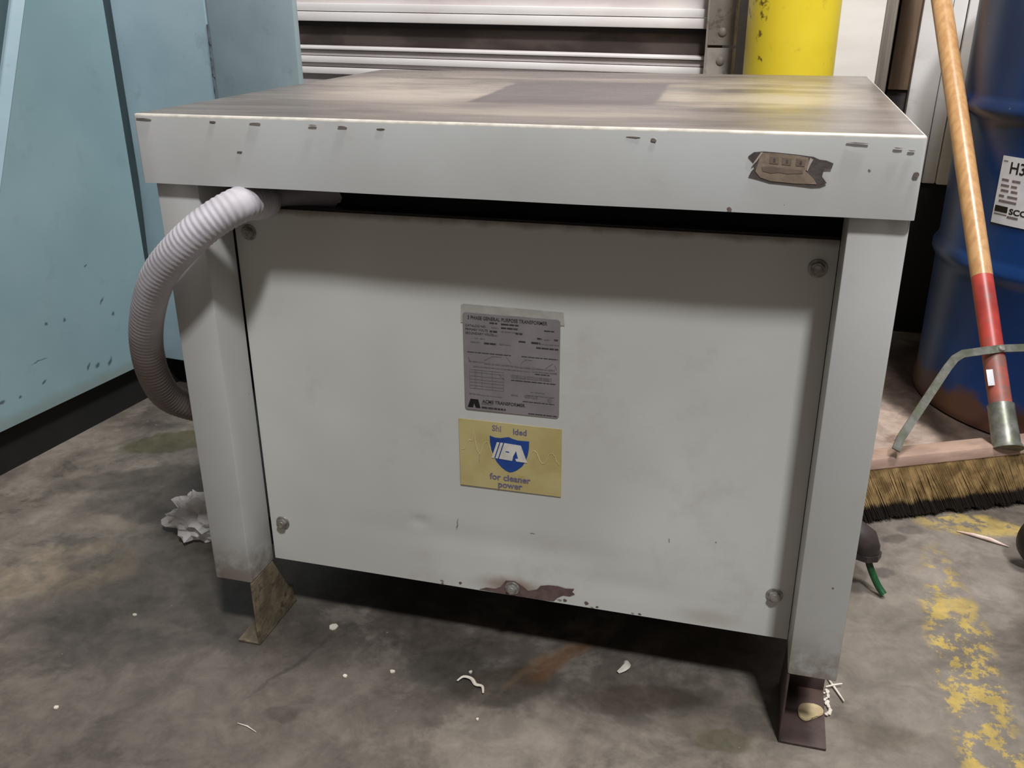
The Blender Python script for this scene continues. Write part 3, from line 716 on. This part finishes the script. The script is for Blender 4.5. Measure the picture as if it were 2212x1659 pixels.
# yellow label
yl = flat('yellow_label', [(.3625, .3735), (.3625, .2765), (.4995, .2770), (.4995, .3740)], .0775, .0008, M_yel, tf)
yy = .0766
LX0, LX1, LZ0, LZ1 = .3625, .4995, .2768, .3738
def L(u, v): return LX0 + u * (LX1 - LX0), LZ1 - v * (LZ1 - LZ0)
def ltext(body, u, v, size, mat, name='lettering', align='CENTER', sx=1.0, bold=0.0):
    x, z = L(u, v)
    return text(name, body, size, mat, yl, lambda a, c, n: V((x + a, yy - n, z + c)), .0003, sx, align, 0, bold)
ltext('Shi', .375, .125, .0115, M_violetfade, sx=.95, bold=.0002)
ltext('lded', .60, .145, .0115, M_violet, sx=.95, bold=.0002)
ltext('for cleaner', .50, .855, .0125, M_violet, sx=1.0, bold=.0003)
ltext('power', .50, .965, .0125, M_violet, sx=1.0, bold=.0003)
sh = [(.305, .205), (.355, .225), (.41, .225), (.46, .205), (.49, .195), (.53, .215), (.58, .23), (.635, .228), (.69, .225), (.688, .33), (.675, .44), (.655, .53), (.62, .61), (.575, .67), (.535, .705), (.50, .72), (.46, .70), (.42, .66), (.375, .59), (.345, .51), (.32, .41), (.308, .30)]
sh = [(u, v) for u, v in sh]
b = MB(); b.prism([(*[L(u, v)[0]], yy, L(u, v)[1]) for u, v in sh], (0, -.0003, 0)); b.build('shield', M_blueink, yl)
b = MB()
for poly in (((.322, .53), (.375, .29), (.400, .29), (.347, .53)), ((.358, .53), (.411, .29), (.437, .29), (.384, .53)), ((.395, .53), (.448, .29), (.610, .30), (.672, .545), (.565, .54), (.555, .505), (.583, .50), (.563, .385), (.535, .47), (.525, .54))):
    b.prism([(L(u, v)[0], yy - .0003, L(u, v)[1]) for u, v in poly], (0, -.0004, 0))
b.build('shield_emblem', M_white, yl)
b = MB(); b.prism([(L(u, v)[0], yy - .0007, L(u, v)[1]) for u, v in ((.462, .405), (.497, .408), (.494, .425), (.459, .42))], (0, -.0001, 0)); b.build('emblem_nick', M_blueink, yl)
wl = [(.02, .455), (.05, .45), (.075, .36), (.10, .30), (.128, .31), (.145, .17), (.155, .24), (.165, .36), (.18, .45), (.195, .48), (.20, .62), (.205, .50), (.225, .42), (.25, .32), (.28, .30), (.30, .36), (.32, .46), (.34, .52)]
wr = [(.665, .50), (.69, .46), (.71, .38), (.735, .35), (.765, .38), (.79, .48), (.815, .53), (.845, .52), (.865, .44), (.885, .38), (.91, .36), (.935, .40), (.955, .48), (.98, .52)]
for wv in (wl, wr):
    b = MB(); b.tube([(L(u, v)[0], yy - .0001, L(u, v)[1]) for u, v in wv], .00045, 5); b.build('waveform', M_wave, yl)

# flexible conduit looping out from under the cover and back into the unit's side
cp = [(0.32, 0.16, 0.64), (0.225, 0.14, 0.646), (0.12, 0.1, 0.641), (0.126, 0.045, 0.649), (0.128, 0.0, 0.655), (0.102, -0.025, 0.639), (0.066, -0.034, 0.61), (0.025, -0.03, 0.571), (-0.013, -0.012, 0.518), (-0.043, 0.012, 0.46), (-0.062, 0.042, 0.401), (-0.068, 0.078, 0.353), (-0.045, 0.13, 0.315), (-0.022, 0.165, 0.296), (0.006, 0.19, 0.287), (0.03, 0.205, 0.284)]
path = catmull(cp, 34)
L_ = [0]
for a, c in zip(path, path[1:]): L_.append(L_[-1] + (c - a).length)
rad = [.0209 + .0004 * math.sin(2 * math.pi * l / .0064) for l in L_]
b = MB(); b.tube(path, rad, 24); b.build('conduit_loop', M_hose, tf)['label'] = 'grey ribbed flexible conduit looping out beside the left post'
b = MB(); b.tube([(-.004, .184, .286), (.010, .195, .284)], .030, 8); b.build('conduit_connector', M_steel, tf)
# stub fitting and green earth wire behind the right post
b = MB()
b.tube([(.850, .392, .098), (.885, .392, .101), (.905, .392, .099), (.918, .391, .090), (.923, .390, .078), (.924, .390, .070)], [.020, .021, .022, .022, .021, .020], 20)
b.tube([(.924, .390, .072), (.924, .390, .062)], .023, 8)
b.build('conduit_stub', M_stub, tf)
b = MB(); b.tube(catmull([(.924, .390, .075), (.930, .388, .052), (.938, .384, .034), (.948, .378, .017), (.957, .372, .007)], 6), .0055, 10); b.build('ground_wire', M_green, tf)['label'] = 'green insulated wire end'

# ------------------------------------------------------------------ blue drum
DC = V((1.45, 1.32, 0)); DR = .34
dr = empty('drum', DC, 'blue steel drum with rusty bottom rim and white label, behind the push broom', 'drum')
b = MB()
pf = [(0, .012), (DR - .012, .012), (DR - .004, .0), (DR + .004, .004), (DR + .004, .022), (DR, .03)]
for z0 in (.345, .662):
    pf += [(DR, z0 - .03), (DR + .003, z0 - .018), (DR + .011, z0 - .006), (DR + .011, z0 + .006), (DR + .003, z0 + .018), (DR, z0 + .03)]
pf += [(DR, .93)]
b.lathe(pf, DC, n=96); b.build('body', M_drum, dr)
b = MB(); b.lathe([(DR, .93), (DR + .006, .94), (DR + .006, .965), (DR - .004, .97), (DR - .012, .96), (DR - .014, .94), (0, .94)], DC, n=96); b.build('rim_and_head', M_drum, dr)
def dp(a, z, n=0.0): return DC + V(((DR + .001 + n) * math.cos(a), (DR + .001 + n) * math.sin(a), z))
a0 = math.radians(-145.65)
def dxy(x, y, n=0): return dp(a0 + x / DR, .580 + y, n)      # label plane, origin its top-left corner
b = MB(); bm = bmesh.new(); ring = []
for i in range(13):
    a = i / 12 * .17; ring.append([bm.verts.new(dxy(a, yv, nn)) for (yv, nn) in ((0, .0), (0, .0012), (-.134, .0012), (-.134, .0))])
for A, B in zip(ring, ring[1:]):
    for k in range(4): bm.faces.new((A[k], A[(k + 1) % 4], B[(k + 1) % 4], B[k]))
bm.faces.new(ring[0]); bm.faces.new(ring[-1][::-1]); bmesh.ops.recalc_face_normals(bm, faces=bm.faces[:])
b.merge(bm); dl = b.build('drum_label', M_label, dr)
def dtext(body, x, y, size, mat=M_ink, sx=1.0, bold=0.0):
    return text('lettering', body, size, mat, dl, lambda u, v, n: dxy(x + u, y + v, .0013 + n), .0003, sx, 'LEFT', 0, bold)
dtext('H3', .020, -.032, .032, M_inkblack, .95, .0004)
def dbarr(x0, x1, y0, y1, mat):
    bm = bmesh.new(); r = []
    k = max(2, int((x1 - x0) / .01) + 1)
    for i in range(k + 1):
        x = x0 + (x1 - x0) * i / k; r.append([bm.verts.new(dxy(x, y, n)) for y, n in ((y1, .0012), (y1, .0017), (y0, .0017), (y0, .0012))])
    for A, B in zip(r, r[1:]):
        for q4 in range(4): bm.faces.new((A[q4], A[(q4 + 1) % 4], B[(q4 + 1) % 4], B[q4]))
    bm.faces.new(r[0]); bm.faces.new(r[-1][::-1]); bmesh.ops.recalc_face_normals(bm, faces=bm.faces[:])
    b = MB(); b.merge(bm); return b.build('print_line', mat, dl)
dbarr(.004, .034, -.110, -.098, M_inkblack)
dtext('SCC', .038, -.111, .016, M_inkblack, 1.25, .0005)
for (x0, x1, y) in ((.008, .024, -.046), (.032, .05, -.046), (.008, .027, -.057), (.032, .045, -.057), (.010, .028, -.067), (.034, .048, -.067), (.008, .020, -.078), (.028, .05, -.078), (.010, .05, -.088), (.036, .06, -.117)):
    dbarr(x0, x1, y - .0022, y + .0022, M_inkfade)
dbarr(.004, .034, -.1155, -.1135, M_inkfade)
dbarr(.004, .014, -.010, -.0085, M_inkfade)

# ------------------------------------------------------------------ push broom
bd = V((.892, .452, 0)).normalized(); bn = V((-.452, .892, 0)).normalized(); BT = .2
Bq = V((1.187, .752, .112)); Tq = V((1.048, 1.44, .868)); hd = (Tq - Bq).normalized()
br = empty('push_broom', (1.18, .70, 0), 'push broom with wooden handle dipped red at its foot, leaning on the blue drum', 'broom')
Hp = lambda t: Bq + (Tq - Bq) * t
b = MB(); b.tube([Hp(.335), Hp(.7), Hp(1.0), Hp(1.35), Hp(1.5), Hp(1.52)], [.0202, .0205, .0210, .0212, .0200, .012], 24); b.build('handle', M_wood, br)
b = MB(); b.tube([Hp(.170), Hp(.26), Hp(.335), Hp(.340)], [.0200, .0203, .0200, .0196], 24); b.build('red_dip', M_redp, br)
b = MB(); b.tube([Hp(.04), Hp(.170)], [.0200, .0202], 24); b.build('scraped_end', M_redworn, br)
b = MB(); b.tube([Hp(-.005), Hp(.005), Hp(.07), Hp(.078)], [.029, .0245, .0232, .0238], 20); b.build('ferrule', M_galv, br)
# block
upv = (bn * BT + V((0, 0, 1))).normalized(); dep = (bn - V((0, 0, BT))).normalized()
o0 = V((.952, .612, 0))
blk0, blk1 = -.055, .585
fc = lambda s_, z: o0 + bd * s_ + bn * (BT * z) + V((0, 0, z))
b = MB(); b.hexa([fc(s_, z) + dep * dd for s_ in (blk0, blk1) for dd in (-.004, .058) for z in (.094, .114)], .003); b.build('block', M_block, br)
# brace straps
sB = lambda s_, t: Hp(t) + bd * s_
def strap(pts, wv, th):
    b = MB()
    nrm = bd.cross(hd).normalized()
    if nrm.y > 0: nrm = -nrm
    P_ = [V(p) + nrm * .022 for p in pts]
    bm = bmesh.new(); rings = []
    for i, p in enumerate(P_):
        t = (P_[min(i + 1, len(P_) - 1)] - P_[max(i - 1, 0)]).normalized(); sd = t.cross(nrm).normalized()
        rings.append([bm.verts.new(p + sd * a_ * wv + nrm * c_ * th) for a_, c_ in ((-1, -1), (1, -1), (1, 1), (-1, 1))])
    for A, B in zip(rings, rings[1:]):
        for k in range(4): bm.faces.new((A[k], A[(k + 1) % 4], B[(k + 1) % 4], B[k]))
    bm.faces.new(rings[0]); bm.faces.new(rings[-1][::-1]); bmesh.ops.recalc_face_normals(bm, faces=bm.faces[:])
    b.merge(bm); return b.build('brace', M_galv, br)
strap([sB(-.236, .010), sB(-.225, .030), sB(-.115, .152), sB(-.098, .168), sB(-.080, .176), sB(0, .180), sB(.080, .176), sB(.098, .168), sB(.115, .152), sB(.225, .030), sB(.236, .010)], .0075, .0018)
b = MB(); b.lathe([(0, 0), (.007, 0), (.006, .004), (0, .005)], Hp(.18) + bd.cross(hd).normalized() * (-.024 if bd.cross(hd).y > 0 else .024), bd.cross(hd) * (-1 if bd.cross(hd).y > 0 else 1), 12); b.build('brace_bolt', M_steel, br)
b = MB(); c_ = Hp(.135); nr = V((-.3, -.93, .2)).normalized()
b.obox(c_ + nr * .0195 - bd * .010, bd * .007, hd * .016, nr * .0015, .0005); b.build('handle_sticker', M_label, br)
# bristles: dense core plus loose tufts
b = MB(); b.hexa([fc(s_, z) + dep * dd for s_ in (blk0 + .012, blk1 - .012) for dd in (.004, .050) for z in (.012, .096)], .004)
b.build('bristle_core', M_bristcore, br)['kind'] = 'stuff'
random.seed(5)
bm = bmesh.new()
def blade(p0, p1, w_, side):
    a = bm.verts.new(p0 - side * w_); c = bm.verts.new(p0 + side * w_); e = bm.verts.new(p1 + side * w_ * .7); f = bm.verts.new(p1 - side * w_ * .7)
    m_ = bm.verts.new(p0 + V((0, 0, 0)) - bn * w_); m2 = bm.verts.new(p1 - bn * w_)
    bm.faces.new((a, m_, m2, f)); bm.faces.new((m_, c, e, m2)); bm.faces.new((c, a, f, e))
for i in range(7600):
    s_ = random.uniform(blk0 + .004, blk1 - .004); dd = random.choice((0, 0, 0, .002, .004, .008, .05, .052, .03)) + random.uniform(-.001, .001)
    clump = .012 * noise.noise(V((s_ * 28, dd * 20, 3.1))); lean = .034 + .018 * noise.noise(V((s_ * 9, 2.2, 0)))
    zt = .0955; zb = max(0.001, .004 + .012 * noise.noise(V((s_ * 40, 7, dd * 60))) + random.uniform(0, .006))
    p0 = fc(s_, zt) + dep * dd; p1 = fc(s_ + lean + clump + random.uniform(-.006, .006), zb) + dep * (dd + random.uniform(-.010, .004) * (1.4 if dd < .01 else -1))
    p1.z = max(p1.z, .001)
    blade(p0, p1, random.uniform(.0007, .0014), bd)
bmesh.ops.recalc_face_normals(bm, faces=bm.faces[:])
b = MB(); b.merge(bm); o = b.build('bristles', M_brist, br); o['kind'] = 'stuff'; o['label'] = 'stiff tan bristles, black with dirt at the tips'

# ------------------------------------------------------------------ small things on the floor
def ribbon(name, pts, wv, th, mat, label, cat, origin):
    b = MB(); P_ = catmull(pts, 5); n = len(P_)
    b.tube(P_, [wv * (.35 + .65 * math.sin(math.pi * (i + .6) / (n + .2))) for i in range(n)], 6)
    for v in b.b.verts: v.co.z = max(.0003, th + (v.co.z - th) * .6)
    return tag(b.build(name, mat, origin=origin), label, cat)
ribbon('curled_shaving', [(.371, .012, .003), (.377, .022, .004), (.389, .021, .004), (.398, .012, .003), (.408, .010, .004), (.413, -.002, .003)], .0028, .003, M_debris, 'white curled shaving lying on the floor in front of the transformer', 'shaving', (.39, .012, 0))
ribbon('paint_flake', [(.583, .088, .002), (.590, .096, .005), (.593, .106, .004), (.590, .114, .002)], .0058, .003, M_debris, 'white crescent flake on the floor at the edge of the transformer shadow', 'flake', (.589, .10, 0))
def flake(cx, cy, r, label, mat=M_debris, cat='flake', name='paint_flake', hz=.0025):
    b = MB(); k = 9
    pts = [(cx + r * random.uniform(.6, 1.15) * math.cos(2 * math.pi * i / k), cy + r * random.uniform(.6, 1.15) * math.sin(2 * math.pi * i / k), .0004) for i in range(k)]
    b.prism(pts, (0, 0, hz), .0004)
    return tag(b.build(name, mat, origin=(cx, cy, 0)), label, cat, 'pale flakes scattered on the floor')
random.seed(21)
flake(.152, .077, .0085, 'pale flake on the floor right of the muddy left foot')
flake(.276, .008, .0038, 'small pale flake between the muddy left foot and the curled shaving')
flake(.216, -.018, .0036, 'tiny pale flake nearest the camera of the two left of the curled shaving')
flake(-.132, -.176, .0038, 'tiny cream flake alone on the dark floor at lower left')
flake(.383, .036, .003, 'tiny white flake just above the curled shaving')
flake(-.158, .026, .0035, 'tiny pale flake on the floor left of the muddy foot')
flake(.70 - .28, -.05, .0022, 'tiny pale crumb in front of the curled shaving')
b = MB(); b.tube([(.118, -.138, .0012), (.134, -.140, .0014), (.150, -.146, .0012)], [.0004, .0009, .0004], 6)
tag(b.build('fibre', M_debris, origin=(.134, -.14, 0)), 'thin pale fibre on the floor below the muddy left foot', 'fibre')
# cream blob on the right foot flange, crumbs and sticks beside it
b = MB(); pts = []
for k in range(22):
    a = 2 * math.pi * k / 22; r = .0155 * (1 + .22 * math.sin(2 * a + .6) + .14 * math.sin(3 * a + 1)) 
    pts.append((.8395 + r * .92 * math.cos(a), .0735 + r * 1.15 * math.sin(a), .0045))
b.prism(pts, (0, 0, .003), .001); tag(b.build('gum_blob', M_cream, origin=(.84, .073, .0045)), 'flattened cream blob stuck on the dark brown right foot', 'blob')
for i, (p0, p1, r, lab) in enumerate((((.862, .160, .002), (.885, .108, .004), .0017, 'longer pale stick of the crossed pair beside the right foot'),
                        ((.862, .130, .0045), (.884, .141, .0058), .0015, 'shorter pale stick crossing over the longer one beside the right foot'),
                        ((.852, .146, .0055), (.861, .150, .0060), .0010, 'tiny pale sliver on the rear of the right foot'))):
    b = MB(); b.tube([p0, (V(p0) + V(p1)) / 2 + V((0, .0008, 0)), p1], [r * .6, r, r * .6], 8)
    tag(b.build('stick', M_debris, origin=((p0[0] + p1[0]) / 2, (p0[1] + p1[1]) / 2, 0)), lab, 'stick', 'pale sticks beside the right foot')
random.seed(9)
bm = bmesh.new()
for k in range(16):
    t = k / 15; c_ = V((.8635 + random.uniform(-.0035, .0035) + .001 * t, .125 - .048 * t, .003))
    r = bmesh.ops.create_icosphere(bm, subdivisions=1, radius=random.uniform(.0018, .0042))
    for v in r['verts']: v.co = V((v.co.x * random.uniform(.7, 1.2), v.co.y * random.uniform(.7, 1.3), v.co.z * .7)) + c_
b = MB(); b.merge(bm); tag(b.build('crumbs', M_debris, origin=(.864, .10, 0)), 'row of white crumbs along the outer edge of the right foot', 'crumbs', kind='stuff')
# splinter on the yellow paint
b = MB(); b.tube([(1.100, .613, .0015), (1.125, .603, .004), (1.150, .592, .005), (1.178, .581, .0015)], [.0008, .0030, .0036, .0008], 8)
for v in b.b.verts: v.co.z = max(.0004, v.co.z)
tag(b.build('splinter', simple('pale_splinter', (222, 200, 190), (205, 178, 166), 40, .5), origin=(1.14, .6, 0)), 'long pale wood splinter on the worn yellow floor paint', 'splinter')
# dark wheel just entering at the right edge
wc = V((1.222, .528, .054)); wa = V((.25, -.97, 0)).normalized()
wh = empty('caster_wheel', (wc.x, wc.y, 0), 'dark brown rubber wheel at the right edge of the picture', 'wheel')
b = MB(); b.lathe([(.026, -.016), (.046, -.018), (.0525, -.010), (.0535, 0), (.0525, .010), (.046, .018), (.026, .016), (.026, -.016)], wc, wa, 40); b.build('tyre', M_wheel, wh)
b = MB(); b.lathe([(0, -.013), (.0265, -.013), (.0265, .013), (0, .013)], wc, wa, 28); b.lathe([(0, -.02), (.008, -.02), (.008, .02), (0, .02)], wc, wa, 16); b.build('hub', M_steel, wh)

# crumpled clear plastic behind the left post
bm = bmesh.new(); r = bmesh.ops.create_icosphere(bm, subdivisions=4, radius=1)
for v in bm.verts:
    d_ = v.co.copy(); n1 = noise.noise(d_ * 2.3 + V((3, 1, 2))); n2 = noise.noise(d_ * 5.0)
    k = 1 + .35 * n1 + .25 * abs(n2) * 2 - .2
    v.co = V((-.185 + d_.x * .075 * k, .275 + d_.y * .055 * k, max(.001, .030 + d_.z * .040 * k)))
b = MB(); b.merge(bm); tag(b.build('plastic_wrap', M_film, origin=(-.185, .275, 0), smooth=12), 'crumpled clear plastic wrap on the floor behind the left post', 'wrap')
b = MB(); b.tube([(-.285, .283, .002), (-.27, .290, .006), (-.262, .292, .003)], [.001, .003, .001], 6)
tag(b.build('plastic_scrap', M_debris, origin=(-.272, .288, 0)), 'small white scrap left of the crumpled plastic wrap', 'scrap')
